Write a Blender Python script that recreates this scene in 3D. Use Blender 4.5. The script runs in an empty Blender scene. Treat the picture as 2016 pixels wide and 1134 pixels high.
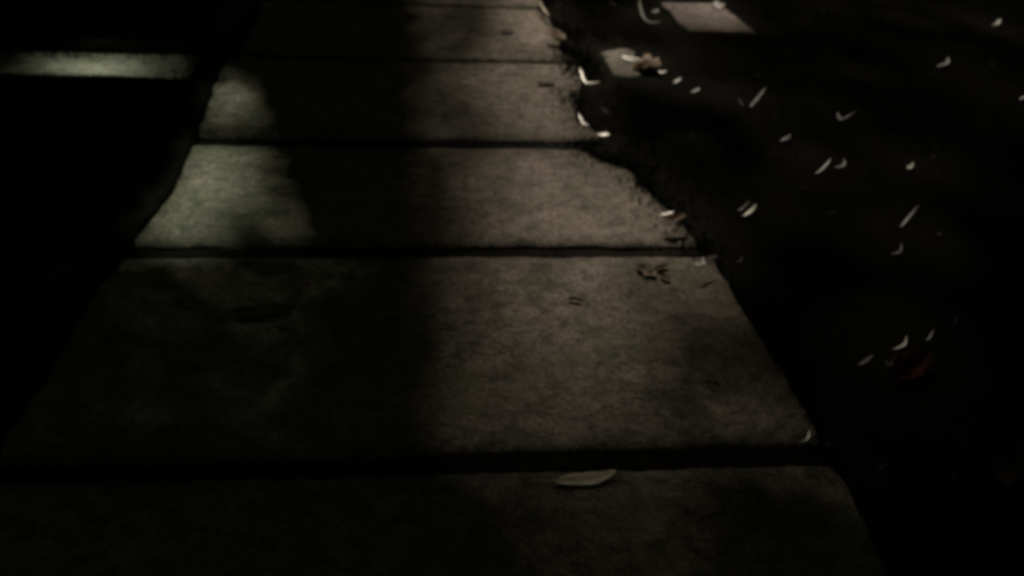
import bpy, bmesh, math, random
import numpy as np
from mathutils import Vector, Matrix

scene = bpy.context.scene
COL = scene.collection
random.seed(7)
rng = np.random.default_rng(11)

# ------------------------------------------------------------------ camera
cam_d = bpy.data.cameras.new("camera")
cam = bpy.data.objects.new("camera", cam_d)
COL.objects.link(cam)
scene.camera = cam
rot = Matrix(((0.99379, 0.00361, -0.11119), (-0.09799, 0.50155, -0.85956), (0.05266, 0.86512, 0.49879)))
cam.matrix_world = Matrix.Translation((0, 0, 1.5)) @ rot.to_4x4()
cam_d.sensor_width = 36.0
cam_d.lens = 36.0 * 2000.0 / 2016.0
cam_d.clip_start = 0.02
cam_d.clip_end = 500.0
cam_d.dof.use_dof = True            # the phone's focus hunts in the dark: slightly out of focus
cam_d.dof.focus_distance = 1.25
cam_d.dof.aperture_fstop = 5.6

# ------------------------------------------------------------------ night sky
world = bpy.data.worlds.new("World")
scene.world = world
world.use_nodes = True
bg = world.node_tree.nodes["Background"]
bg.inputs[0].default_value = (0.95, 1.0, 0.58, 1)
bg.inputs[1].default_value = 0.011

vs = scene.view_settings
scene.display_settings.display_device = 'sRGB'
vs.view_transform = 'Standard'
vs.look = 'None'
vs.exposure = 0.0
vs.gamma = 1.0
vs.use_curve_mapping = False
scene.cycles.filter_width = 3.2
scene.cycles.max_bounces = 4

LAMP_A = Vector((1.6, 12.0, 7.0))       # street lamp further along the verge, warm
LAMP_B = Vector((-6.0, 9.0, 6.0))       # shielded floodlight over the lawn, paler
POWER_A = 4950.0
POWER_B = 6000.0

# ------------------------------------------------------------------ helpers
def tag(o, label=None, cat=None, group=None, kind=None):
    if label: o["label"] = label
    if cat: o["category"] = cat
    if group: o["group"] = group
    if kind: o["kind"] = kind
    return o

def link_mesh(name, verts, faces, mat, parent=None, smooth=True):
    me = bpy.data.meshes.new(name)
    me.from_pydata([tuple(v) for v in verts], [], [tuple(f) for f in faces])
    me.materials.append(mat)
    if smooth:
        me.polygons.foreach_set("use_smooth", [True] * len(me.polygons))
    me.update()
    o = bpy.data.objects.new(name, me)
    COL.objects.link(o)
    if parent: o.parent = parent
    return o

def np_mesh(name, V, Fq, mat, parent=None, smooth=False):
    """V (n,3), Fq (m,k) uniform polygons."""
    me = bpy.data.meshes.new(name)
    n, m, k = len(V), len(Fq), Fq.shape[1]
    me.vertices.add(n); me.vertices.foreach_set("co", V.astype(np.float32).ravel())
    me.loops.add(m * k); me.loops.foreach_set("vertex_index", Fq.astype(np.int32).ravel())
    me.polygons.add(m)
    me.polygons.foreach_set("loop_start", np.arange(0, m * k, k, dtype=np.int32))
    me.polygons.foreach_set("loop_total", np.full(m, k, dtype=np.int32))
    if smooth: me.polygons.foreach_set("use_smooth", np.ones(m, dtype=bool))
    me.materials.append(mat)
    me.update(calc_edges=True)
    me.validate()
    o = bpy.data.objects.new(name, me)
    COL.objects.link(o)
    if parent: o.parent = parent
    return o

def empty(name, loc):
    o = bpy.data.objects.new(name, None)
    o.location = loc
    COL.objects.link(o)
    return o

def tube(pts, radii, n=10, cap=True):
    V, Fc = [], []
    for i, (p, r) in enumerate(zip(pts, radii)):
        p = Vector(p)
        a = Vector(pts[max(i - 1, 0)]); b = Vector(pts[min(i + 1, len(pts) - 1)])
        t = (b - a).normalized()
        u = t.orthogonal().normalized() if abs(t.z) > .95 else t.cross(Vector((0, 0, 1))).normalized()
        w = t.cross(u)
        for k in range(n):
            an = 2 * math.pi * k / n
            V.append(p + (u * math.cos(an) + w * math.sin(an)) * r)
    for i in range(len(pts) - 1):
        for k in range(n):
            Fc.append((i * n + k, i * n + (k + 1) % n, (i + 1) * n + (k + 1) % n, (i + 1) * n + k))
    if cap:
        Fc.append(tuple(range(n - 1, -1, -1)))
        Fc.append(tuple((len(pts) - 1) * n + k for k in range(n)))
    return V, Fc

def sstep(a, b, x):
    t = np.clip((x - a) / (b - a), 0, 1)
    return t * t * (3 - 2 * t)

# ------------------------------------------------------------------ materials
def new_mat(name):
    m = bpy.data.materials.new(name)
    m.use_nodes = True
    nt = m.node_tree
    return m, nt, nt.nodes["Principled BSDF"]

def noise_node(nt, vec, scale, detail=4, rough=.55, dist=0.0):
    n = nt.nodes.new("ShaderNodeTexNoise")
    n.inputs["Scale"].default_value = scale
    n.inputs["Detail"].default_value = detail
    n.inputs["Roughness"].default_value = rough
    n.inputs["Distortion"].default_value = dist
    nt.links.new(vec, n.inputs["Vector"])
    return n

def ramp_node(nt, fac, stops):
    r = nt.nodes.new("ShaderNodeValToRGB")
    e = r.color_ramp.elements
    while len(e) < len(stops): e.new(.5)
    for el, (p, c) in zip(e, stops):
        el.position = p
        el.color = (*c, 1) if len(c) == 3 else c
    nt.links.new(fac, r.inputs[0])
    return r

def mix_node(nt, fac, a, b, mode='MIX'):
    m = nt.nodes.new("ShaderNodeMix")
    m.data_type = 'RGBA'; m.blend_type = mode
    if isinstance(fac, float): m.inputs[0].default_value = fac
    else: nt.links.new(fac, m.inputs[0])
    nt.links.new(a, m.inputs[6]); nt.links.new(b, m.inputs[7])
    return m.outputs[2]

def geo_pos(nt):
    return nt.nodes.new("ShaderNodeNewGeometry").outputs["Position"]

def concrete_mat(name, light, dark, moss, bump=.5, joint_shade=False):
    m, nt, b = new_mat(name)
    pos = geo_pos(nt)
    n1 = noise_node(nt, pos, 2.3, 6, .6, .6)
    n2 = noise_node(nt, pos, 19.0, 7, .78, .7)
    n3 = noise_node(nt, pos, 75.0, 4, .7)
    n4 = noise_node(nt, pos, 5.5, 5, .6, .8)
    base = ramp_node(nt, n1.outputs["Fac"], [(.30, dark), (.62, light)])
    mott = ramp_node(nt, n2.outputs["Fac"], [(.36, (.34, .36, .32)), (.62, (1.32, 1.26, 1.24))])
    gr = ramp_node(nt, n3.outputs["Fac"], [(.34, (.50, .50, .50)), (.66, (1.25, 1.25, 1.25))])
    c = mix_node(nt, 1.0, base.outputs[0], mott.outputs[0], 'MULTIPLY')
    c = mix_node(nt, 1.0, c, gr.outputs[0], 'MULTIPLY')
    mossc = nt.nodes.new("ShaderNodeRGB"); mossc.outputs[0].default_value = (*moss, 1)
    mf = ramp_node(nt, n4.outputs["Fac"], [(.48, (0, 0, 0)), (.68, (.5, .5, .5))])
    c = mix_node(nt, mf.outputs[0], c, mossc.outputs[0])
    # small dark pits
    vo = nt.nodes.new("ShaderNodeTexVoronoi"); vo.inputs["Scale"].default_value = 38.0
    nt.links.new(pos, vo.inputs["Vector"])
    pit = ramp_node(nt, vo.outputs["Distance"], [(.05, (.45, .42, .38)), (.14, (1, 1, 1))])
    c = mix_node(nt, 1.0, c, pit.outputs[0], 'MULTIPLY')
    if joint_shade:      # shading along the open joints, painted in as earth-coloured darkening
        at = nt.nodes.new("ShaderNodeAttribute"); at.attribute_name = "joint_shade"
        dm = nt.nodes.new("ShaderNodeMath"); dm.operation = 'MULTIPLY'; dm.inputs[1].default_value = .8
        nt.links.new(at.outputs["Fac"], dm.inputs[0])
        dc = nt.nodes.new("ShaderNodeRGB"); dc.outputs[0].default_value = (.045, .042, .028, 1)
        c = mix_node(nt, dm.outputs[0], c, dc.outputs[0])
    nt.links.new(c, b.inputs["Base Color"])
    b.inputs["Roughness"].default_value = .8
    b.inputs["Specular IOR Level"].default_value = .25
    add = nt.nodes.new("ShaderNodeMath"); add.operation = 'ADD'
    nt.links.new(n2.outputs["Fac"], add.inputs[0]); nt.links.new(n3.outputs["Fac"], add.inputs[1])
    bp = nt.nodes.new("ShaderNodeBump"); bp.inputs["Strength"].default_value = bump
    bp.inputs["Distance"].default_value = .035
    nt.links.new(add.outputs[0], bp.inputs["Height"])
    nt.links.new(bp.outputs[0], b.inputs["Normal"])
    return m

def simple_mat(name, col, col2=None, rough=.8, spec=.3, scale=30.0, coat=0.0, coat_rough=.2, translucent=0.0):
    m, nt, b = new_mat(name)
    tc = nt.nodes.new("ShaderNodeTexCoord")
    n = noise_node(nt, tc.outputs["Object"], scale, 4, .6)
    r = ramp_node(nt, n.outputs["Fac"], [(.32, col2 or tuple(c * .6 for c in col)), (.66, col)])
    nt.links.new(r.outputs[0], b.inputs["Base Color"])
    b.inputs["Roughness"].default_value = rough
    b.inputs["Specular IOR Level"].default_value = spec
    b.inputs["Coat Weight"].default_value = coat
    b.inputs["Coat Roughness"].default_value = coat_rough
    bp = nt.nodes.new("ShaderNodeBump"); bp.inputs["Strength"].default_value = .3
    bp.inputs["Distance"].default_value = .002
    nt.links.new(n.outputs["Fac"], bp.inputs["Height"]); nt.links.new(bp.outputs[0], b.inputs["Normal"])
    return m

M = {}
M["concrete"] = concrete_mat("worn_concrete", (.47, .405, .355), (.29, .27, .225), (.13, .165, .07), .9, True)
M["side_concrete"] = concrete_mat("side_path_concrete", (.40, .385, .34), (.30, .285, .25), (.17, .18, .10))
M["stone"] = concrete_mat("stepping_stone_concrete", (.41, .345, .34), (.32, .265, .26), (.2, .18, .15), .3)
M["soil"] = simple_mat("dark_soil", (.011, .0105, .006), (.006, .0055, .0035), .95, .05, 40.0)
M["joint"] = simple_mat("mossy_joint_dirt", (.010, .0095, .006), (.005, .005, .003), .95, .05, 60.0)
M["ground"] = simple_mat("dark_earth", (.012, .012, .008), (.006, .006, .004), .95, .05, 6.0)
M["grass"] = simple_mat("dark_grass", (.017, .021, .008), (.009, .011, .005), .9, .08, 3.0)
M["foliage"] = simple_mat("tree_foliage", (.05, .075, .03), (.03, .05, .02), .7, .2, 3.0)
M["bark"] = simple_mat("bark", (.11, .085, .06), (.05, .04, .03), .9, .2, 20.0)
M["metal"] = simple_mat("grey_painted_metal", (.12, .125, .12), (.10, .10, .10), .45, .5, 12.0)
LM = {
    "bright": simple_mat("wet_pale_leaf", (.80, .75, .54), (.66, .61, .42), .40, .7, 60, 1.0, .30),
    "shine":  simple_mat("damp_pale_leaf", (.50, .48, .40), (.36, .34, .28), .40, .6, 60, 1.0, .30),
    "glint":  simple_mat("damp_grey_leaf", (.26, .255, .22), (.17, .165, .145), .42, .5, 60, .6, .32),
    "pale":   simple_mat("dry_pale_leaf", (.24, .225, .195), (.16, .15, .13), .5, .4, 60, .6, .36),
    "dull":   simple_mat("dry_dull_leaf", (.50, .43, .33), (.36, .31, .24), .65, .3, 60),
    "tan":    simple_mat("dry_tan_leaf", (.42, .31, .21), (.27, .19, .13), .7, .3, 60),
    "dim":    simple_mat("dull_grey_leaf", (.085, .08, .07), (.05, .047, .04), .6, .4, 60),
    "dark":   simple_mat("dark_brown_leaf", (.060, .045, .028), (.035, .025, .016), .8, .2, 60),
    "crumb":  simple_mat("brown_leaf_crumb", (.11, .085, .055), (.05, .04, .027), .8, .2, 60),
    "purple": simple_mat("purple_brown_leaf", (.15, .11, .115), (.09, .065, .07), .7, .3, 60),
    "red":    simple_mat("dark_red_leaf", (.085, .026, .015), (.045, .014, .009), .9, .1, 40),
    "brown":  simple_mat("faded_brown_leaf", (.045, .03, .014), (.025, .016, .008), .8, .2, 40),
    "green":  simple_mat("green_grey_leaf", (.24, .29, .24), (.15, .19, .15), .5, .4, 60),
    "bigtan": simple_mat("pale_yellow_leaf", (.72, .66, .50), (.40, .36, .24), .6, .4, 22),
}

RIGHT_EDGE = [(5.886, 0.82), (5.412, 0.826), (4.999, 0.836), (4.793, 0.862), (4.6, 0.876), (4.452, 0.836), (4.278, 0.79), (4.053, 0.748), (3.907, 0.785), (3.818, 0.823), (3.713, 0.764), (3.624, 0.719), (3.546, 0.785), (3.465, 0.867), (3.327, 0.881), (3.198, 0.905), (3.056, 0.945), (2.905, 0.963), (2.764, 0.99), (2.541, 0.991), (2.264, 0.997), (1.881, 1.003), (1.595, 1.002), (1.41, 0.981)]
LEFT_EDGE = [(4.964, -0.717), (4.621, -0.777), (4.36, -0.784), (4.016, -0.767), (3.783, -0.761), (3.591, -0.755), (3.285, -0.751), (3.078, -0.775), (2.881, -0.807), (2.734, -0.82), (2.556, -0.842), (2.205, -0.854), (1.921, -0.875), (1.498, -0.873)]
LEAVES = [  # the streaks are smeared glints given the shape of thin blades
    ('curled_leaf', 'leaf', 'pale curled leaf lying lengthwise on the pavement edge at its far end', (0.8, 5.56, 0.045), [(-0.0083, 0.1169), (0.0, 0.0), (0.0179, -0.122)], 0.0228, 'dull'),
    ('dry_leaf', 'leaf', 'tan leaf on the pavement edge, just beyond the half-buried stone', (0.804, 5.074, 0.045), [(-0.0366, 0.0605), (0.0, 0.0), (0.036, -0.0594)], 0.0313, 'tan'),
    ('grass_blade', 'grass blade', 'brightest hooked yellow-white blade on the pavement edge, beside the half-buried stone', (0.857, 4.335, 0.045), [(-0.0298, 0.1332), (-0.0245, 0.0195), (0.0, 0.0), (0.0408, -0.0046)], 0.0237, 'bright'),
    ('grass_blade', 'grass blade', 'shorter hooked pale blade at the pavement edge, just above a bright stubby leaf', (0.744, 3.834, 0.045), [(-0.0092, 0.0745), (0.0, 0.0), (0.0256, -0.0216)], 0.0138, 'shine'),
    ('wet_leaf', 'leaf', 'bright stubby yellowish leaf at the pavement edge where dark grass meets the joint', (0.805, 3.709, 0.045), [(-0.0257, 0.0045), (0.0, 0.0), (0.0236, -0.0045)], 0.0331, 'bright'),
    ('dry_leaf', 'leaf', 'faint grey leaf in the dark tuft between two hooked bright blades', (0.863, 3.961, 0.045), [(-0.0185, 0.0293), (0.0, 0.0), (0.0238, -0.0109)], 0.0268, 'dim'),
    ('wet_leaf', 'leaf', 'small bright leaf on the tip of the half-buried stone in the grass', (1.229, 4.515, 0.045), [(-0.0163, 0.0139), (0.0, 0.0), (0.0197, 0.0012)], 0.0388, 'shine'),
    ('dry_leaf', 'leaf', 'whitish leaf lying along the far rim of the half-buried stone', (1.115, 4.692, 0.045), [(-0.0394, 0.0532), (0.0, 0.0), (0.0438, -0.0285)], 0.0428, 'pale'),
    ('dry_leaf', 'leaf', 'long tan leaf lying across the middle of the half-buried stone', (1.167, 4.587, 0.045), [(-0.0685, -0.0121), (0.0, 0.0), (0.0627, -0.0263)], 0.0632, 'tan'),
    ('dead_leaf', 'leaf', 'dark brown leaf on the half-buried stone, under the long tan leaf', (1.169, 4.623, 0.006), [(-0.0483, -0.0182), (0.0, 0.0), (0.0376, -0.0204)], 0.0465, 'dark'),
    ('wet_leaf', 'leaf', 'small shiny leaf in the grass just off the tip of the half-buried stone', (1.266, 4.38, 0.045), [(-0.021, -0.0083), (0.0, 0.0), (0.0246, 0.0228)], 0.0204, 'glint'),
    ('wet_leaf', 'leaf', 'small grey leaf in grass, second from the tip of the half-buried stone', (1.318, 4.251, 0.045), [(-0.0212, -0.0011), (0.0, 0.0), (0.0225, 0.0148)], 0.0235, 'glint'),
    ('wet_leaf', 'leaf', "dim grey leaf in the grass at the top, nearest the pavement's far end", (1.223, 5.722, 0.045), [(-0.0198, 0.0201), (0.0, 0.0), (0.0167, -0.0203)], 0.0473, 'dim'),
    ('wet_leaf', 'leaf', 'small grey leaf beside the bare stepping stone, above a long curved blade', (1.446, 5.625, 0.045), [(-0.0234, -0.0131), (0.0, 0.0), (0.0185, -0.0089)], 0.0428, 'glint'),
    ('grass_blade', 'grass blade', 'long downward-curved pale blade in the grass beside the bare stepping stone', (1.352, 5.368, 0.045), [(-0.0215, 0.1924), (-0.0248, 0.0679), (0.0, 0.0), (0.0562, -0.0245)], 0.0247, 'pale'),
    ('wet_leaf', 'leaf', 'bright leaf touching the far right corner of the bare stepping stone', (1.854, 5.766, 0.045), [(-0.0246, 0.0426), (0.0, 0.0), (0.0278, -0.0195)], 0.0617, 'glint'),
    ('grass_blade', 'grass blade', 'long straight slanting blade in dark grass below the bare stepping stone', (1.575, 4.151, 0.045), [(-0.1085, -0.1075), (-0.06, -0.0674), (0.0, 0.0), (0.0525, 0.0622)], 0.0121, 'glint'),
    ('dry_leaf', 'leaf', 'dull leaf scrap at the lower end of the long slanting blade below the stepping stone', (1.485, 4.114, 0.045), [(-0.0041, 0.0321), (0.0, 0.0), (0.0021, -0.0382)], 0.0137, 'dim'),
    ('wet_leaf', 'leaf', 'tiny dim leaf between the bare stepping stone and the long slanting blade', (1.68, 4.499, 0.045), [(-0.0176, -0.0011), (0.0, 0.0), (0.0202, 0.0012)], 0.026, 'dim'),
    ('grass_blade', 'grass blade', 'hooked V-shaped pale blade alone in the far dark grass', (1.878, 3.927, 0.045), [(-0.0058, 0.0544), (-0.0136, 0.0055), (0.0, 0.0), (0.065, 0.0269)], 0.0265, 'glint'),
    ('wet_leaf', 'leaf', 'small oval shiny leaf in grass below and between the slanting blade and the V-shaped blade', (1.543, 3.697, 0.045), [(-0.0211, -0.0061), (0.0, 0.0), (0.0231, 0.0117)], 0.0201, 'glint'),
    ('wet_leaf', 'leaf', 'thin dim flat leaf in the grass straight across from the stubby bright edge leaf', (1.149, 3.711, 0.045), [(-0.0223, -0.0062), (0.0, 0.0), (0.0209, 0.0007)], 0.0156, 'dim'),
    ('grass_blade', 'grass blade', 'straight slanting blade in mid grass with a small leaf at its upper end', (1.589, 3.398, 0.045), [(-0.035, -0.0246), (0.0, 0.0), (0.0431, 0.0396)], 0.0114, 'shine'),
    ('wet_leaf', 'leaf', 'small leaf at the upper end of the straight slanting blade in mid grass', (1.667, 3.433, 0.045), [(-0.0182, -0.0053), (0.0, 0.0), (0.0241, 0.0202)], 0.0152, 'glint'),
    ('wet_leaf', 'leaf', 'tiny leaf in mid grass below the straight slanting blade with a leaf at its end', (1.451, 3.216, 0.045), [(-0.0149, -0.0046), (0.0, 0.0), (0.0131, 0.0046)], 0.0149, 'dim'),
    ('wet_leaf', 'leaf', 'tiny bright V-shaped leaf in mid grass beyond the thick slanting grey blade', (1.941, 3.411, 0.045), [(-0.0013, 0.0194), (0.0, 0.0), (0.0216, 0.0249)], 0.0171, 'shine'),
    ('wet_leaf', 'leaf', 'faint tiny leaf just beyond the tiny bright V-shaped leaf', (2.083, 3.524, 0.045), [(-0.011, -0.0054), (0.0, 0.0), (0.0157, 0.0107)], 0.0133, 'dim'),
    ('wet_leaf', 'leaf', 'small oval leaf shining alone in the farthest right grass', (2.723, 4.754, 0.045), [(-0.0292, -0.0102), (0.0, 0.0), (0.0336, 0.0188)], 0.0243, 'glint'),
    ('wet_leaf', 'leaf', 'faint leaf right of the oval leaf shining in the farthest right grass', (2.984, 4.739, 0.045), [(-0.0141, -0.0009), (0.0, 0.0), (0.0216, 0.0097)], 0.0276, 'dim'),
    ('wet_leaf', 'leaf', "topmost small leaf in the far right grass, near the picture's top corner", (3.447, 5.551, 0.045), [(-0.0263, -0.0024), (0.0, 0.0), (0.0263, 0.0024)], 0.0423, 'glint'),
    ('wet_leaf', 'leaf', 'small leaf cut by the right border in the far grass', (2.872, 4.25, 0.045), [(-0.0169, -0.0078), (0.0, 0.0), (0.0195, 0.0079)], 0.0201, 'glint'),
    ('crumpled_leaf', 'leaf', 'brightest crumpled white leaf in the grass beyond the second near joint', (1.205, 3.041, 0.045), [(-0.0444, -0.0283), (-0.0241, -0.0202), (0.0, 0.0), (0.0172, 0.0203)], 0.0236, 'bright'),
    ('crumpled_leaf', 'leaf', 'small folded whitish leaf touching the brightest crumpled leaf', (1.177, 3.053, 0.045), [(-0.0234, -0.0123), (0.0, 0.0), (0.0256, 0.0246)], 0.0135, 'pale'),
    ('wet_leaf', 'leaf', 'bright white leaf at the pavement edge, over a thin tan leaf', (0.895, 3.006, 0.045), [(-0.0236, -0.0119), (0.0, 0.0), (0.0255, 0.0042)], 0.0173, 'shine'),
    ('dry_leaf', 'leaf', 'thin tan leaf at the pavement edge right under a bright white leaf', (0.908, 2.968, 0.045), [(-0.0389, 0.0035), (0.0, 0.0), (0.0453, 0.0081)], 0.0151, 'tan'),
    ('wet_leaf', 'leaf', 'small dim leaf in the grass next outward from the brightest crumpled leaf', (1.473, 3.012, 0.045), [(-0.0176, -0.0081), (0.0, 0.0), (0.0211, 0.0122)], 0.0147, 'dim'),
    ('grass_blade', 'grass blade', 'thick slanting grey blade in mid grass, far out from the pavement', (1.727, 2.968, 0.045), [(-0.0465, -0.0468), (0.0, 0.0), (0.0589, 0.0522)], 0.0093, 'glint'),
    ('wet_leaf', 'leaf', 'tiny dot-like leaf just outward of the thick slanting grey blade', (1.779, 2.857, 0.045), [(-0.0125, -0.0112), (0.0, 0.0), (0.0126, 0.0112)], 0.0099, 'dim'),
    ('wet_leaf', 'leaf', 'small slanting leaf directly below the thick slanting grey blade', (1.582, 2.738, 0.045), [(-0.018, -0.0138), (0.0, 0.0), (0.0281, 0.0245)], 0.009, 'glint'),
    ('wet_leaf', 'leaf', "white pointed leaf on the pavement's edge at the second near joint", (0.913, 2.662, 0.045), [(-0.0185, -0.0097), (0.0, 0.0), (0.0204, 0.0163)], 0.012, 'glint'),
    ('dead_leaf', 'leaf', 'purplish brown leaf over the end of the second near joint, beside a white pointed leaf', (0.95, 2.674, 0.045), [(-0.0276, -0.013), (0.0, 0.0), (0.0338, 0.0231)], 0.0226, 'purple'),
    ('wet_leaf', 'leaf', 'tiny faint leaf in the grass just off the end of the second near joint', (1.046, 2.671, 0.045), [(-0.011, -0.0098), (0.0, 0.0), (0.0121, 0.0132)], 0.008, 'dim'),
    ('wet_leaf', 'leaf', 'faint upright leaf, farthest of the cluster around the red leaf', (1.566, 2.311, 0.045), [(-0.0167, -0.0214), (0.0, 0.0), (0.0213, 0.0272)], 0.0061, 'dim'),
    ('wet_leaf', 'leaf', 'grey leaf in the grass beyond the red leaf, farther out than the bright pointed one', (1.461, 2.233, 0.045), [(-0.0163, -0.0126), (0.0, 0.0), (0.0185, 0.0232)], 0.0084, 'pale'),
    ('wet_leaf', 'leaf', 'bright pointed leaf in the grass just beyond the red leaf', (1.354, 2.197, 0.045), [(-0.0253, -0.0146), (0.0, 0.0), (0.0293, 0.0198)], 0.012, 'shine'),
    ('crumpled_leaf', 'leaf', 'ragged grey leaf in the grass between the red leaf and the pavement', (1.225, 2.118, 0.045), [(-0.0233, -0.009), (0.0, 0.0), (0.0279, 0.0162)], 0.0162, 'pale'),
    ('wet_leaf', 'leaf', 'small dim V-shaped leaf between the ragged grey leaf and the red leaf', (1.282, 2.105, 0.045), [(-0.0026, 0.0167), (0.0, 0.0), (0.0177, 0.0115)], 0.0127, 'dim'),
    ('fallen_leaf', 'leaf', 'dark red leaf lying in the near grass amid small grey leaves', (1.331, 2.078, 0.045), [(-0.0515, -0.0403), (0.0, 0.0), (0.0792, 0.0603)], 0.0382, 'red'),
    ('wet_leaf', 'leaf', 'bright narrow leaf at the pavement edge near the nearest joint', (0.941, 1.807, 0.045), [(-0.0195, -0.0201), (0.0, 0.0), (0.0242, 0.0222)], 0.0075, 'shine'),
    ('wet_leaf', 'leaf', 'tiny dim leaf in the grass close to the bright narrow leaf by the nearest joint', (0.987, 1.781, 0.045), [(-0.0094, -0.0053), (0.0, 0.0), (0.0096, 0.0091)], 0.0065, 'dim'),
    ('wet_leaf', 'leaf', "grey leaf in near grass between the red leaf and the nearest joint's end", (1.087, 1.696, 0.045), [(-0.0175, -0.0099), (0.0, 0.0), (0.0196, 0.0117)], 0.009, 'dim'),
    ('wet_leaf', 'leaf', 'faint leaf in near grass beside the brown leaf at the right border', (1.242, 1.659, 0.045), [(-0.0093, -0.0066), (0.0, 0.0), (0.014, 0.0134)], 0.0066, 'dim'),
    ('dead_leaf', 'leaf', 'large dim brown leaf at the right border in near grass', (1.397, 1.687, 0.04), [(-0.0627, -0.0807), (0.0, 0.0), (0.0831, 0.0897)], 0.029, 'brown'),
    ('wet_leaf', 'leaf', 'greenish grey leaf in the grass, nearest of all to the viewer', (0.96, 1.509, 0.045), [(-0.0099, -0.0161), (0.0, 0.0), (0.0146, 0.0193)], 0.0079, 'green'),
    ('fallen_leaf', 'leaf', 'long pale yellowish leaf lying on the nearest pavement joint', (0.422, 1.722, 0.012), [(-0.0792, -0.009), (-0.0465, -0.0034), (0.0, 0.0), (0.0299, 0.0058), (0.0642, 0.0219)], 0.0196, 'bigtan'),
    ('dead_leaf', 'leaf', 'long dark leaf lying alone on the dim half of the second nearest slab', (-0.342, 2.453, 0.006), [(-0.1196, -0.0093), (-0.0545, -0.0047), (0.0, 0.0), (0.0438, 0.0049)], 0.0381, 'dark'),
    ('dead_leaf', 'leaf', 'small dark leaf in the middle of the far bright pavement', (0.57, 5.253, 0.006), [(-0.0253, 0.0166), (0.0, 0.0), (0.0269, -0.0257)], 0.0406, 'dark'),
    ('dead_leaf', 'leaf', 'dark round scrap of leaf beside a tan scrap, farther from the grass', (0.747, 2.691, 0.006), [(-0.011, 0.0163), (0.0, 0.0), (0.0057, -0.0257)], 0.0189, 'crumb'),
    ('dry_leaf', 'leaf', 'tan leaf scrap on the pavement between several dark scraps', (0.767, 2.658, 0.008), [(-0.0204, -0.0063), (0.0, 0.0), (0.0212, 0.0095)], 0.0167, 'tan'),
    ('dead_leaf', 'leaf', 'dark narrow leaf scrap pointing at the pavement edge before the second near joint', (0.812, 2.697, 0.006), [(-0.0262, -0.0161), (0.0, 0.0), (0.0264, 0.0163)], 0.0126, 'crumb'),
    ('dead_leaf', 'leaf', 'curved dark leaf scrap on the pavement, on the near side of the tan scrap', (0.809, 2.642, 0.006), [(-0.0098, 0.0127), (0.0, 0.0), (0.0053, -0.0313)], 0.0137, 'crumb'),
    ('dead_leaf', 'leaf', 'small dark narrow leaf in the middle of the second nearest slab', (0.509, 2.511, 0.006), [(-0.018, 0.0002), (0.0, 0.0), (0.0242, -0.0175)], 0.0093, 'crumb'),
    ('dead_leaf', 'leaf', 'thin dark leaf near the grass on the second nearest slab', (0.803, 2.087, 0.006), [(-0.0203, 0.005), (0.0, 0.0), (0.0218, -0.0185)], 0.0082, 'crumb'),
    ('twig', 'twig', 'thin dark twig on the bright pavement near the hooked bright blades', (0.67, 4.418, 0.006), [(-0.0343, 0.0051), (0.0, 0.0), (0.039, -0.0048)], 0.0178, 'crumb'),
]
R_Y = np.array([p[0] for p in RIGHT_EDGE][::-1]); R_X = np.array([p[1] for p in RIGHT_EDGE][::-1])
L_Y = np.array([p[0] for p in LEFT_EDGE][::-1]); L_X = np.array([p[1] for p in LEFT_EDGE][::-1])
def redge(Y): return np.interp(Y, R_Y, R_X)
def ledge(Y): return np.interp(Y, L_Y, L_X)

# ------------------------------------------------------------------ ground, pavement
g = bpy.data.meshes.new("ground")
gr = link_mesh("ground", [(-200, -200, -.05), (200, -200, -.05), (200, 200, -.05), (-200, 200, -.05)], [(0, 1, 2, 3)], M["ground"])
tag(gr, "dark bare earth under the lawns", "ground", kind="structure")

from mathutils import noise as mnoise
def slab(V, Fc, x0, x1, y0, y1, seed, nx, ny, rx=.03, ry=.06, drop=.026, thick=.07, tilt=.004, zoff=0.0):
    """one cast slab: rounded arrises, slight unevenness, sides going down."""
    rs = random.Random(seed)
    tx, ty = rs.uniform(-tilt, tilt), rs.uniform(-tilt, tilt)
    def coords(a, b, n, r):
        c = [a, a + r * .12, a + r * .35, a + r * .65, a + r]
        c += [a + r + (b - a - 2 * r) * k / n for k in range(1, n)]
        c += [b - r, b - r * .65, b - r * .35, b - r * .12, b]
        return c
    xs, ys = coords(x0, x1, nx, rx), coords(y0, y1, ny, ry)
    base = len(V)
    for y in ys:
        for x in xs:
            u = max(0, 1 - min(x - x0, x1 - x) / rx); v = max(0, 1 - min(y - y0, y1 - y) / ry)
            z = -drop * (1 - math.sqrt(max(0, 1 - min(1, u * u + v * v))))
            z += tx * (x - (x0 + x1) / 2) / (x1 - x0) + ty * (y - (y0 + y1) / 2) / (y1 - y0)
            z += .0035 * mnoise.noise(Vector((x * 2.1, y * 2.1, seed))) + .0018 * mnoise.noise(Vector((x * 9, y * 9, seed + 5)))
            jx = (.006 * mnoise.noise(Vector((x * 14, y * 14, 3.3))) + .008 * mnoise.noise(Vector((x * 37, y * 5, 7.7)))) * v
            V.append((x, y + jx, z + zoff))
    W, Hh = len(xs), len(ys)
    for i in range(Hh - 1):
        for k in range(W - 1):
            a = base + i * W + k
            Fc.append((a, a + 1, a + W + 1, a + W))
    ring = [base + k for k in range(W)] + [base + i * W + W - 1 for i in range(1, Hh)] + \
           [base + (Hh - 1) * W + k for k in range(W - 2, -1, -1)] + [base + i * W for i in range(Hh - 2, 0, -1)]
    low = len(V)
    for r in ring: V.append((V[r][0], V[r][1], -thick + zoff))
    n = len(ring)
    for k in range(n):
        Fc.append((ring[k], low + k, low + (k + 1) % n, ring[(k + 1) % n]))

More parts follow.
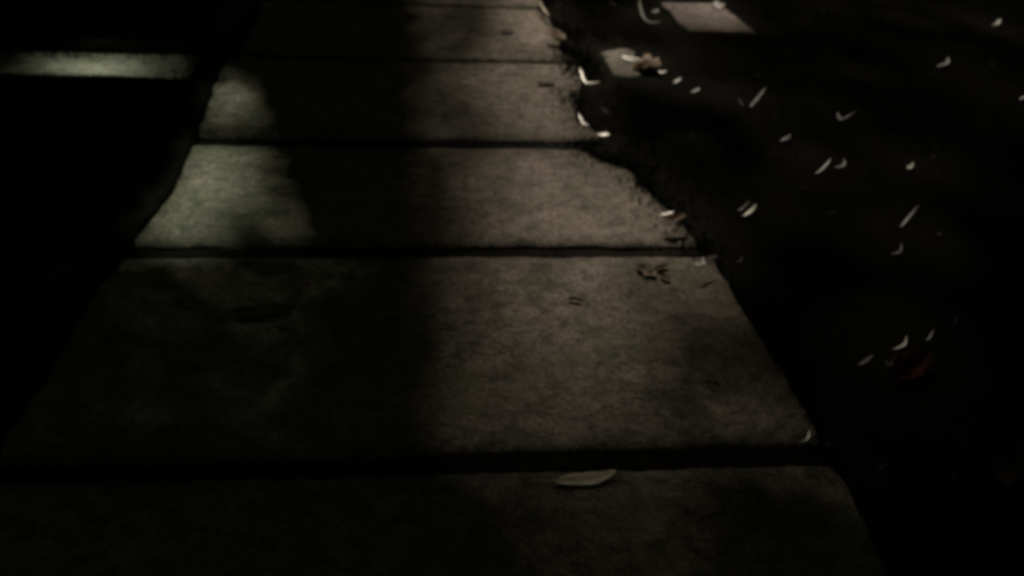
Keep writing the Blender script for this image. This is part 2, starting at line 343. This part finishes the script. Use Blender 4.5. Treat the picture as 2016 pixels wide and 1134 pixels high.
JOINTS = [-3.35, -2.33, -1.31, -.29, .735, 1.802, 2.832, 3.728, 4.775, 5.775, 6.78, 7.80, 8.82, 9.84, 10.86, 11.9, 12.9, 13.9, 14.9]
GAP = [.021] * 5 + [.024, .024, .032, .011, .011] + [.02] * 9
V, Fc = [], []
for i in range(len(JOINTS) - 1):
    slab(V, Fc, -.97, 1.05, JOINTS[i] + GAP[i], JOINTS[i + 1] - GAP[i + 1], 10 + i, 90, 30)
o = link_mesh("sidewalk", V, Fc, M["concrete"])
att = o.data.attributes.new("joint_shade", 'FLOAT', 'POINT')
JN = np.array(JOINTS)
JW = np.interp(JN, [0, 3.7, 4.7, 20], [1, 1, .45, .45])
att.data.foreach_set("value", [float(JW[np.abs(JN - v[1]).argmin()] * np.exp(-max(0, np.abs(JN - v[1]).min() - .02) / (.035 + .02 * mnoise.noise(Vector((v[0] * 2.5, v[1], 4.0)))))) for v in V])
tag(o, "worn concrete sidewalk of broad slabs with open joints", "sidewalk", kind="structure")
V, Fc = [], []
for i, (a, b) in enumerate([(-1.95, -.84), (-2.90, -1.97), (-3.87, -2.92), (-4.84, -3.89)]):
    slab(V, Fc, a, b, 4.375, 4.80, 50 + i, 22, 12)
o = link_mesh("path", V, Fc, M["side_concrete"])
tag(o, "narrow concrete side path meeting the sidewalk", "path", kind="structure")
# soil packed in the joints
V, Fc = [], []
for i, j in enumerate(JOINTS):
    b = len(V)
    hw = GAP[i] + .006
    n = 60
    for k in range(n + 1):
        x = -.97 + 2.02 * k / n
        z = -.014 + .006 * mnoise.noise(Vector((x * 6, j, 1.0)))
        V += [(x, j - hw, z - .004), (x, j, z), (x, j + hw, z - .004)]
    for k in range(n):
        a = b + k * 3
        Fc += [(a, a + 3, a + 4, a + 1), (a + 1, a + 4, a + 5, a + 2)]
o = link_mesh("joint_soil", V, Fc, M["joint"])
tag(o, "dark soil and moss packed in the sidewalk joints", "soil", kind="structure")

# verge soil creeping over both pavement edges, uneven sheet
def verge(name, label, edge, far, sign):
    V, Fc = [], []
    ys = np.arange(-3.0, 14.01, .03)
    offs = [0, .01, .03, .06, .10, .16, .25, .4, .7, 1.2, 2.0, 3.2, 5.0, 9.0, 20.0]
    for y in ys:
        e = float(edge(y)) + .012 * mnoise.noise(Vector((y * 11, 2.0, sign * 3.0)))
        for k, of in enumerate(offs):
            x = e + sign * of
            z = -.012 if k == 0 else .004 + .016 * min(1, of / .12) + .018 * min(1, of / .5) * (.5 + mnoise.noise(Vector((x * 3, y * 3, 9.0))))
            if sign < 0 and 4.36 < y < 4.815 and x < -.89: z = -.03
            V.append((x, y, z))
    W = len(offs)
    for i in range(len(ys) - 1):
        for k in range(W - 1):
            a = i * W + k
            f = (a, a + 1, a + W + 1, a + W)
            Fc.append(f if sign > 0 else f[::-1])
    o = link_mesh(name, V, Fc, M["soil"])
    tag(o, label, "soil", kind="structure")
verge("soil", "dark soil of the lawn beside the glinting leaves, creeping over the sidewalk edge", redge, 1, 1)
verge("soil", "dark soil of the lawn crossed by the side path", ledge, 1, -1)

# ------------------------------------------------------------------ grass (stuff)
leaf_xy = np.array([(l[3][0], l[3][1]) for l in LEAVES if l[3][2] > .02])
def grass_field(name, label, pts, hmin, hmax, limit_leaves=True, lean=.5):
    n = len(pts)
    h = rng.uniform(hmin, hmax, n)
    X, Y = pts[:, 0], pts[:, 1]
    # patches of taller and shorter growth
    ph = .75 + .35 * np.sin(X * 3.1 + 1.3 * np.sin(Y * 2.3)) * np.sin(Y * 2.7 + 1.1 * np.sin(X * 1.9))
    h *= ph
    if limit_leaves:
        d = np.sqrt(((pts[:, None, :] - leaf_xy[None, :, :]) ** 2).sum(2)).min(1)
        h = np.where(d < .10, np.minimum(h, .022), h)
        # keep the sight line to the leaves free: blades just on the near side stay short
    az = rng.uniform(0, 2 * np.pi, n); ln = rng.uniform(.1, lean, n) * h * 1.3
    fa = rng.uniform(0, 2 * np.pi, n); w = rng.uniform(.0016, .0032, n)
    dx, dy = np.cos(az) * ln, np.sin(az) * ln
    wx, wy = np.cos(fa) * w, np.sin(fa) * w
    z0 = np.full(n, -.005)
    V = np.zeros((n, 5, 3))
    V[:, 0] = np.stack([X - wx, Y - wy, z0], 1)
    V[:, 1] = np.stack([X + wx, Y + wy, z0], 1)
    V[:, 2] = np.stack([X + dx * .35 + wx * .8, Y + dy * .35 + wy * .8, z0 + h * .62], 1)
    V[:, 3] = np.stack([X + dx * .35 - wx * .8, Y + dy * .35 - wy * .8, z0 + h * .62], 1)
    V[:, 4] = np.stack([X + dx, Y + dy, z0 + h * (1 - .25 * (ln / h) ** 2)], 1)
    idx = np.arange(n)[:, None] * 5
    T = np.concatenate([idx + np.array([[0, 1, 2]]), idx + np.array([[0, 2, 3]]), idx + np.array([[3, 2, 4]])], 0)
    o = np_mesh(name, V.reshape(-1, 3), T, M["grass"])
    tag(o, label, "grass", kind="stuff")
    return o

N = 60000
P = np.stack([rng.uniform(.6, 4.6, N), rng.uniform(.9, 7.2, N)], 1)
off = P[:, 0] - redge(P[:, 1])
keep = (off > .01)
STONES_XY = [((1.52, 1.93), (5.25, 5.88)), ((.97, 1.33), (4.45, 4.93))]
for (xa, xb), (ya, yb) in STONES_XY:
    keep &= ~((P[:, 0] > xa - .01) & (P[:, 0] < xb + .01) & (P[:, 1] > ya - .10) & (P[:, 1] < yb + .02))
P = P[keep]
grass_field("grass", "rough dark grass of the lawn strewn with glinting leaves", P, .035, .075)
# taller fringe that leans over the edge
E = 5000
Y = rng.uniform(.9, 6.6, E); X = redge(Y) + np.abs(rng.normal(0, .05, E)) + .004 - .045 * np.maximum(0, np.sin(Y * 13) * np.sin(Y * 5.1 + 1)) * (Y > 3.3)
fr = np.stack([X, Y], 1)
for (xa, xb), (ya, yb) in STONES_XY:
    fr = fr[~((fr[:, 0] > xa - .01) & (fr[:, 0] < xb + .01) & (fr[:, 1] > ya - .10) & (fr[:, 1] < yb + .02))]
tuft = []
for (tx, ty, sx, sy, k) in [(.80, 4.10, .05, .16, 420), (.86, 4.62, .05, .10, 260), (.77, 3.69, .05, .05, 320), (.84, 3.62, .06, .05, 260), (.90, 3.30, .03, .12, 160), (.84, 5.1, .03, .25, 240), (.95, 2.95, .03, .1, 120)]:
    tuft.append(np.stack([rng.normal(tx, sx, k), rng.normal(ty, sy, k)], 1))
fr = np.concatenate([fr] + tuft)
grass_field("grass_fringe", "uneven grass fringe leaning over the sidewalk edge by the hooked bright streaks", fr, .02, .05, lean=.9)
N = 42000
P = np.stack([rng.uniform(-3.6, -.6, N), rng.uniform(.9, 7.2, N)], 1)
off = ledge(P[:, 1]) - P[:, 0]
keep = (off > .005) & ~((P[:, 0] < -.86) & (P[:, 1] > 4.375) & (P[:, 1] < 4.80))
k = 1500
edge_pts = np.stack([rng.uniform(-3.0, -.75, k), np.where(rng.uniform(0, 1, k) < .5, 4.385 + np.abs(rng.normal(0, .02, k)), 4.79 - np.abs(rng.normal(0, .05, k)))], 1)
end_pts = np.stack([-.80 - np.abs(rng.normal(0, .09, 350)), rng.uniform(4.38, 4.8, 350)], 1)
grass_field("grass", "dark grass of the lawn crossed by the side path", np.concatenate([P[keep], edge_pts, end_pts]), .03, .06, False)
# thin weeds in the joints
pts = []
for j, gp in zip(JOINTS[5:10], GAP[5:10]):
    k = 260
    pts.append(np.stack([rng.uniform(-.8, .95, k), j + rng.normal(0, gp * .4, k)], 1))
grass_field("joint_weeds", "short sparse weeds rooted in the sidewalk joints", np.concatenate(pts), .008, .024, False, 1.0)

# ------------------------------------------------------------------ stepping stones
def stone(name, label, outline, z, seed):
    V, Fc = [], []
    c = Vector((sum(p[0] for p in outline) / len(outline), sum(p[1] for p in outline) / len(outline)))
    ring = []
    rs = random.Random(seed)
    m = len(outline)
    for i in range(m):
        a, b = Vector(outline[i]), Vector(outline[(i + 1) % m])
        for k in range(8):
            p = a.lerp(b, k / 8)
            q = Vector((p.x, p.y))
            s = 1 + .022 * mnoise.noise(Vector((p.x * 9, p.y * 9, seed)))
            ring.append((c + (q - c) * s) - c)
    n = len(ring)
    prof = [(1.0, -.05), (1.0, -.012), (.985, -.003), (.96, 0), (.75, .002), (.45, .001), (.2, .002)]
    for s, dz in prof:
        for q in ring:
            x, y = q.x * s, q.y * s
            V.append((x, y, dz + (.002 * mnoise.noise(Vector((x * 12, y * 12, seed))) if s < 1 else 0)))
    for r in range(len(prof) - 1):
        for k in range(n):
            Fc.append((r * n + k, r * n + (k + 1) % n, (r + 1) * n + (k + 1) % n, (r + 1) * n + k))
    V.append((0, 0, .002)); ctr = len(V) - 1
    r = len(prof) - 1
    for k in range(n): Fc.append((r * n + k, r * n + (k + 1) % n, ctr))
    o = link_mesh(name, V, Fc, M["stone"])
    o.location = (c.x, c.y, z)
    return tag(o, label, "stepping stone")
stone("stepping_stone", "bare pinkish stepping stone set in the dark grass", [(1.55, 5.26), (1.92, 5.24), (1.90, 5.56), (1.88, 5.86), (1.53, 5.84), (1.53, 5.5)], .035, 3)
stone("stepping_stone", "half-buried stepping stone in the grass beside the sidewalk, strewn with tan leaves", [(1.00, 4.50), (1.09, 4.47), (1.215, 4.60), (1.29, 4.72), (1.24, 4.88), (1.12, 4.93), (1.0, 4.86)], .03, 8).data.materials[0] = M["side_concrete"]

# ------------------------------------------------------------------ leaves
def catmull(pts, n):
    P = [Vector(p) for p in pts]
    P = [P[0] * 2 - P[1]] + P + [P[-1] * 2 - P[-2]]
    out = []
    segs = len(P) - 3
    for i in range(n + 1):
        t = i / n * segs
        s = min(int(t), segs - 1); u = t - s
        a, b, c, d = P[s:s + 4]
        out.append(.5 * ((2 * b) + (c - a) * u + (2 * a - 5 * b + 4 * c - d) * u * u + (3 * b - a - 3 * c + d) * u ** 3))
    return out

CAMP = Vector((0, 0, 1.5))
def make_leaf(name, cat, label, loc, spine, hw, mat, seed):
    rs = random.Random(seed)
    n = 14; m = 6
    if name == "wet_leaf" and len(spine) == 3:      # bent sideways to copy the smeared trace of a glint
        a, c = Vector(spine[0]), Vector(spine[-1])
        nr = Vector((-(c - a).y, (c - a).x)) * rs.uniform(-.38, .05)
        spine = [spine[0], tuple(Vector(spine[1]) + nr), spine[-1]]
    C = catmull(spine, n)
    length = sum((C[i + 1] - C[i]).length for i in range(n))
    if loc[2] > .03 and name not in ("maple_leaf",) and mat not in ("tan", "brown", "red"): hw = min(hw * .34, .0060 if name == "grass_blade" else .24 * max(.03, (Vector(spine[-1]) - Vector(spine[0])).length))
    shiny = mat in ("bright", "shine", "glint", "pale")
    L = Vector(loc)
    # a shiny leaf lies tilted so that its wet face catches the lamp
    tilt = Vector((0, 0, 1))
    if shiny:
        tilt = ((CAMP - L).normalized() + (LAMP_A - L).normalized()).normalized()
        ex = {"bright": .0, "shine": .02, "glint": .09, "pale": .12}[mat]
        tilt = (tilt + Vector((rs.uniform(-ex, ex), rs.uniform(-ex, ex), 0))).normalized()
    else:
        tilt = (tilt + Vector((rs.uniform(-.2, .2), rs.uniform(-.25, .05), 0))).normalized()
        if loc[2] < .03: tilt = Vector((rs.uniform(-.05, .05), -.06, 1)).normalized()
    blade = name == "grass_blade" or name == "twig"
    V, Fc = [], []
    curl = rs.uniform(.10, .25) if shiny else (.07 if mat in ("dark", "bigtan") else rs.uniform(.25, .6))
    lift = rs.uniform(.02, .08) if shiny or loc[2] < .03 else rs.uniform(.05, .2)
    skew = rs.uniform(-.5, .5)
    for i, c in enumerate(C):
        t = i / n
        tan = (C[min(i + 1, n)] - C[max(i - 1, 0)]).normalized()
        nr = Vector((-tan.y, tan.x))
        if name == "twig": w = hw * (1 - .5 * t)
        elif blade: w = hw * min(1, 4 * t + .25) * (1 - t ** 3 * .85)
        elif name == "maple_leaf":
            w = hw * (math.sin(math.pi * min(1, max(0, t))) ** .6) * (1 + .35 * math.sin(t * 5 * math.pi)) + .002
        else:
            w = hw * (math.sin(math.pi * (t * .96 + .02)) ** .7)
            w *= 1 + (.28 if mat != "bigtan" else .10) * rs.uniform(-1, 1)
        for k in range(m + 1):
            s = -1 + 2 * k / m
            q = c + nr * w * s * (1 + skew * s * math.sin(5 * t + seed))
            up = curl * w * (s * s - .4) + lift * length * (2 * t - 1) ** 2 * .35 - .10 * w * (1 - abs(s)) \
                + .06 * w * math.sin(7 * t + 3 * s + seed)
            z = up - (tilt.x * q.x + tilt.y * q.y) / tilt.z
            V.append(Vector((q.x, q.y, z)))
    for i in range(n):
        for k in range(m):
            a = i * (m + 1) + k
            Fc.append((a, a + m + 1, a + m + 2, a + 1))
    zmin = min(v.z for v in V)
    base = .0025 if loc[2] < .03 else max(.012, loc[2] - .03)
    V = [(v.x, v.y, v.z) for v in V]
    o = link_mesh(name, V, Fc, LM[mat])
    o.location = (loc[0], loc[1], base - zmin if loc[2] < .03 else max(loc[2], base - zmin))
    so = o.modifiers.new("thickness", 'SOLIDIFY'); so.thickness = .0007; so.offset = -1
    return tag(o, label, cat)
for i, l in enumerate(LEAVES):
    make_leaf(*l, 100 + i)

# ------------------------------------------------------------------ lamps
def lamp_light(name, loc, target, power, color, radius, spot, blend, parent):
    d = bpy.data.lights.new(name, 'SPOT')
    d.energy = power; d.color = color; d.shadow_soft_size = radius
    d.spot_size = math.radians(spot); d.spot_blend = blend
    o = bpy.data.objects.new(name, d)
    COL.objects.link(o)
    o.parent = parent
    o.location = loc - parent.location
    o.rotation_euler = (target - loc).to_track_quat('-Z', 'Y').to_euler()
    return o

# street lamp: tapered pole on the verge, curved arm, flat head; the light sits under the lens
base = empty("street_lamp", (3.4, 12.6, 0))
tag(base, "tall grey street lamp with a curved arm beyond the stepping stones", "street lamp")
V, Fc = tube([(0, 0, 0), (0, 0, .5), (0, 0, 4), (0, 0, 6.6)], [.10, .085, .07, .055], 14); link_mesh("pole", V, Fc, M["metal"], base)
V, Fc = tube([(0, 0, 0), (0, 0, .03), (0, 0, .05)], [.19, .19, .12], 14); link_mesh("base_plate", V, Fc, M["metal"], base)
V, Fc = tube([(0, 0, 6.58), (-.05, -.02, 6.95), (-.35, -.12, 7.22), (-.9, -.3, 7.33), (-1.3, -.43, 7.33)], [.05, .045, .042, .04, .04], 12); link_mesh("arm", V, Fc, M["metal"], base)
V, Fc = tube([(-1.2, -.40, 7.34), (-1.3, -.43, 7.34), (-1.8, -.60, 7.33), (-2.2, -.72, 7.30), (-2.3, -.75, 7.29)], [.06, .13, .17, .13, .04], 14); link_mesh("lamp_head", V, Fc, M["metal"], base)
lens_m, nt, b = new_mat("lamp_lens"); b.inputs["Emission Color"].default_value = (1, .85, .62, 1); b.inputs["Emission Strength"].default_value = 6
V, Fc = tube([(-1.80, -.60, 7.165), (-1.80, -.60, 7.12), (-1.80, -.60, 7.09)], [.14, .13, .08], 16); link_mesh("lamp_lens", V, Fc, lens_m, base)
lamp_light("lamp_light", LAMP_A, Vector((1.0, 4.4, 0)), POWER_A, (1.0, .865, .70), .10, 62, .25, base)

base = empty("floodlight", (-6.25, 9.35, 0))
tag(base, "shielded floodlight on a square post beyond the side path", "floodlight")
V, Fc = tube([(0, 0, 0), (0, 0, 3), (0, 0, 6.0)], [.07, .06, .05], 8); link_mesh("post", V, Fc, M["metal"], base)
aim = (Vector((-1.0, 3.7, 0)) - LAMP_B).normalized()
c0 = LAMP_B - base.location
V, Fc = tube([c0 - aim * .42, c0 - aim * .34, c0 - aim * .10, c0 - aim * .04], [.06, .15, .19, .19], 16); link_mesh("lamp_housing", V, Fc, M["metal"], base)
V, Fc = tube([c0 - aim * .03, c0 - aim * .02, c0 - aim * .012], [.17, .17, .16], 16)
lens_b, nt, b = new_mat("flood_lens"); b.inputs["Emission Color"].default_value = (1, .97, .8, 1); b.inputs["Emission Strength"].default_value = 6
link_mesh("lamp_lens", V, Fc, lens_b, base)
V, Fc = tube([(0, 0, 5.9), c0 - aim * .36], [.03, .03], 8); link_mesh("bracket", V, Fc, M["metal"], base)
lamp_light("lamp_light", LAMP_B, Vector((-1.05, 3.7, 0)), POWER_B, (.91, 1.0, .74), .09, 30, .3, base)

# ------------------------------------------------------------------ unseen trees added to shape the light on the pavement
def TA(X, Y):
    """share of the street lamp's light that the crown lets through"""
    far = sstep(3.35, 3.75, Y)
    step = .43 + .10 * (Y - 3.9)
    m = .50 + (.22 - .50) * sstep(4.75, 4.9, Y) + .0
    amp = .66 + .10 * sstep(3.7, 4.3, Y) + .10 * sstep(4.5, 5.0, Y)
    tf = amp * m * sstep(.0, .34, X) + amp * (1 - m) * sstep(step - .10, step + .08, X)
    tn = sstep(.0, .58, X)
    t = tn * (1 - far) + tf * far
    t *= .92 + .08 * sstep(2.55, 2.95, Y)
    t *= 1 - .75 * sstep(.45, .90, X) * sstep(2.75, 2.5, Y)
    t *= .60 + .40 * sstep(1.8, 2.35, Y)
    t *= .13 + .87 * sstep(1.76, 1.88, Y)
    t *= 1 - .85 * sstep(.4, .8, X) * sstep(1.9, 1.7, Y)
    t *= 1 - .35 * sstep(.78, .98, X) * sstep(1.5, 2.6, 4.4 - Y)
    side = np.where(X > redge(Y) + .06, np.maximum(t * .15, .05 + .13 * sstep(2.5, 4.8, Y)), t)
    side = np.where((X > .98) & (Y < 2.0), .03, side)
    side = np.where(X < ledge(Y) - .05, .05, side)
    for (xa, xb), (ya, yb) in STONES_XY:
        k = sstep(xa - .12, xa, X) * (1 - sstep(xb, xb + .12, X)) * sstep(ya - .1, ya, Y) * (1 - sstep(yb, yb + .1, Y))
        side = np.maximum(side, k * (.46 if xa > 1.4 else .62))
    for l in LEAVES:
        if l[3][2] > .02 and l[6] != "none":
            dd = np.sqrt((X - l[3][0]) ** 2 + (Y - l[3][1]) ** 2)
            side = np.maximum(side, (1 - sstep(.05, .12, dd)) * (.5 if l[6] in ("dim", "brown", "red") else 1.0 if l[3][1] > 1.78 else (.55 if l[3][1] > 1.6 else .12)))
        elif l[6] == "bigtan":
            dd = np.sqrt(((X - l[3][0] - .01) / 1.3) ** 2 + ((Y - l[3][1] + .01) / .45) ** 2)
            side = np.maximum(side, 1.0 * (1 - sstep(.06, .14, dd)))
    return side

def TB(X, Y):
    """the same for the floodlight"""
    lin = -.29 - .238 * (Y - 2.86)
    t = 1 - sstep(lin - .03, lin + .03, X)
    dl = X - ledge(Y)
    up = .40 + .10 * np.exp(-((X + .70) / .06) ** 2)
    hot = np.exp(-((dl - .11) / .09) ** 2) * (1 - .45 * np.exp(-((Y - 3.05) / .04) ** 2)) * (1.15 - .75 * sstep(3.05, 2.85, Y) if False else 1.0)
    lo = .24 + 1.2 * hot * np.interp(Y, [2.8, 3.0, 3.3, 3.6], [1.0, .9, 1.25, .75])
    body = up + (lo - up) * (1 - sstep(3.55, 3.75, Y))
    body *= sstep(2.80, 2.86, Y) * (1 - .75 * np.exp(-((Y - 3.72) / .06) ** 2)) * (1 - sstep(4.50, 4.72, Y))
    t = t * body
    t = np.where(X < ledge(Y) - .03, 0, t)
    path = np.exp(-((X + 1.32) / .23) ** 2) * .62 * sstep(4.30, 4.40, Y) * (1 - sstep(4.76, 4.86, Y))
    t = np.maximum(t, path)
    dim = .17 * np.exp(-((X + .55) / .35) ** 2) * sstep(2.3, 2.65, Y) * (1 - sstep(2.78, 2.84, Y))
    dim2 = .05 * sstep(-.85, -.60, X) * (1 - sstep(-.3, -.05, X)) * sstep(1.6, 2.2, Y) * (1 - sstep(2.4, 2.7, Y))
    return np.maximum(t, np.maximum(dim, dim2))

SEED = [23]
def crown(name, lamp, T, dom, zlo, zhi, parent, odmax=6.5, region=None, leaf=(.042, .030)):  # leaves set along the lamp's rays so their shade follows the mask
    (xa, xb), (ya, yb) = dom
    rng = np.random.default_rng(SEED[0]); SEED[0] += 1
    H = lamp.z
    area = (xb - xa) * (yb - ya)
    la = leaf[0] * leaf[1] / 2 * .85
    fm = (H - zlo) / H
    n = int(odmax * area * fm * fm / la)
    X = rng.uniform(xa, xb, n); Y = rng.uniform(ya, yb, n)
    z = rng.uniform(zlo, zhi, n)
    t = np.clip(T(X, Y), .0, 1.0)
    # half-lit mask areas get higher leaves, which blurs their shade
    z = np.where((t > .025) & (t < .75), zhi + rng.uniform(0, .5, n), z)
    f = (H - z) / H
    od = np.minimum(odmax, -np.log(np.maximum(t, 1e-3)))
    ok = rng.uniform(0, 1, n) < od / odmax * (f / fm) ** 2
    if region is not None: ok &= region(X, Y)
    X, Y, z, f = X[ok], Y[ok], z[ok], f[ok]
    C = np.stack([lamp.x + (X - lamp.x) * f, lamp.y + (Y - lamp.y) * f, z], 1)
    k = len(C)
    ray = np.array(lamp)[None, :] - C
    ray /= np.linalg.norm(ray, axis=1)[:, None]
    nrm = ray + rng.normal(0, .35, (k, 3)); nrm /= np.linalg.norm(nrm, axis=1)[:, None]
    a = np.cross(nrm, rng.normal(0, 1, (k, 3))); a /= np.linalg.norm(a, axis=1)[:, None]
    b = np.cross(nrm, a)
    s = rng.uniform(.8, 1.2, k)[:, None]
    V = np.stack([C - a * leaf[0] / 2 * s, C + b * leaf[1] / 2 * s - nrm * .004, C + a * leaf[0] / 2 * s, C - b * leaf[1] / 2 * s - nrm * .004], 1)
    idx = np.arange(k)[:, None] * 4
    Fq = np.concatenate([idx + np.array([[0, 1, 2]]), idx + np.array([[0, 2, 3]])], 0)
    return np_mesh(name, V.reshape(-1, 3), Fq, M["foliage"], parent), C

def shade_tree(label, loc, lamp, T, dom, zlo, zhi, region=None):
    root = empty("shade_tree", loc)
    tag(root, label, "shade_tree")
    cr, C = crown("crown", lamp, T, dom, zlo, zhi, root, region=region)
    cr.location = -Vector(loc)
    top = Vector((C[:, 0].mean(), C[:, 1].mean(), zlo + .2)) - Vector(loc)
    d = Vector((top.x, top.y, 0)); d = d.normalized() if d.length else Vector((0, 1, 0))
    V, Fc = tube([(0, 0, -.1), (.01, 0, .3), d * .08 + Vector((0, 0, 1.2)), d * .25 + Vector((0, 0, 2.0)), d * .5 + Vector((0, 0, zhi - .3))], [.24, .17, .14, .12, .07], 12)
    link_mesh("trunk", V, Fc, M["bark"], root)
    cx = C - np.array(loc)
    for k in range(5):
        q = Vector(cx[rng.integers(len(cx))]); q.z = zhi - .3
        s = d * .3 + Vector((0, 0, 2.1 + .15 * k))
        mid = s.lerp(q, .5) + Vector((0, 0, .25))
        if mid.length < .5: continue
        V, Fc = tube([s, mid, q], [.05, .03, .008], 8)
        # a limb only where the crown is dense
        g_ = (Vector(q) + Vector(loc))
        f = (lamp.z - g_.z) / lamp.z
        gx, gy = lamp.x + (g_.x - lamp.x) / f, lamp.y + (g_.y - lamp.y) / f
        link_mesh("limb", V, Fc, M["bark"], root) if float(T(np.array([gx]), np.array([gy]))[0]) < .1 and k < 2 else None
    return root
shade_tree("unseen added tree beside the street lamp, its crown over the sidewalk", (-1.9, 8.6, 0), LAMP_A, TA, ((-3.3, 4.6), (.4, 7.4)), 2.6, 4.2)
shade_tree("unseen added tree between the floodlight and the side path", (-5.6, 5.0, 0), LAMP_B, TB, ((-5.0, 3.0), (.2, 7.8)), 1.8, 3.0,
     region=lambda X, Y: (X + 1.0) ** 2 + (Y - 3.8) ** 2 < 4.0 ** 2)
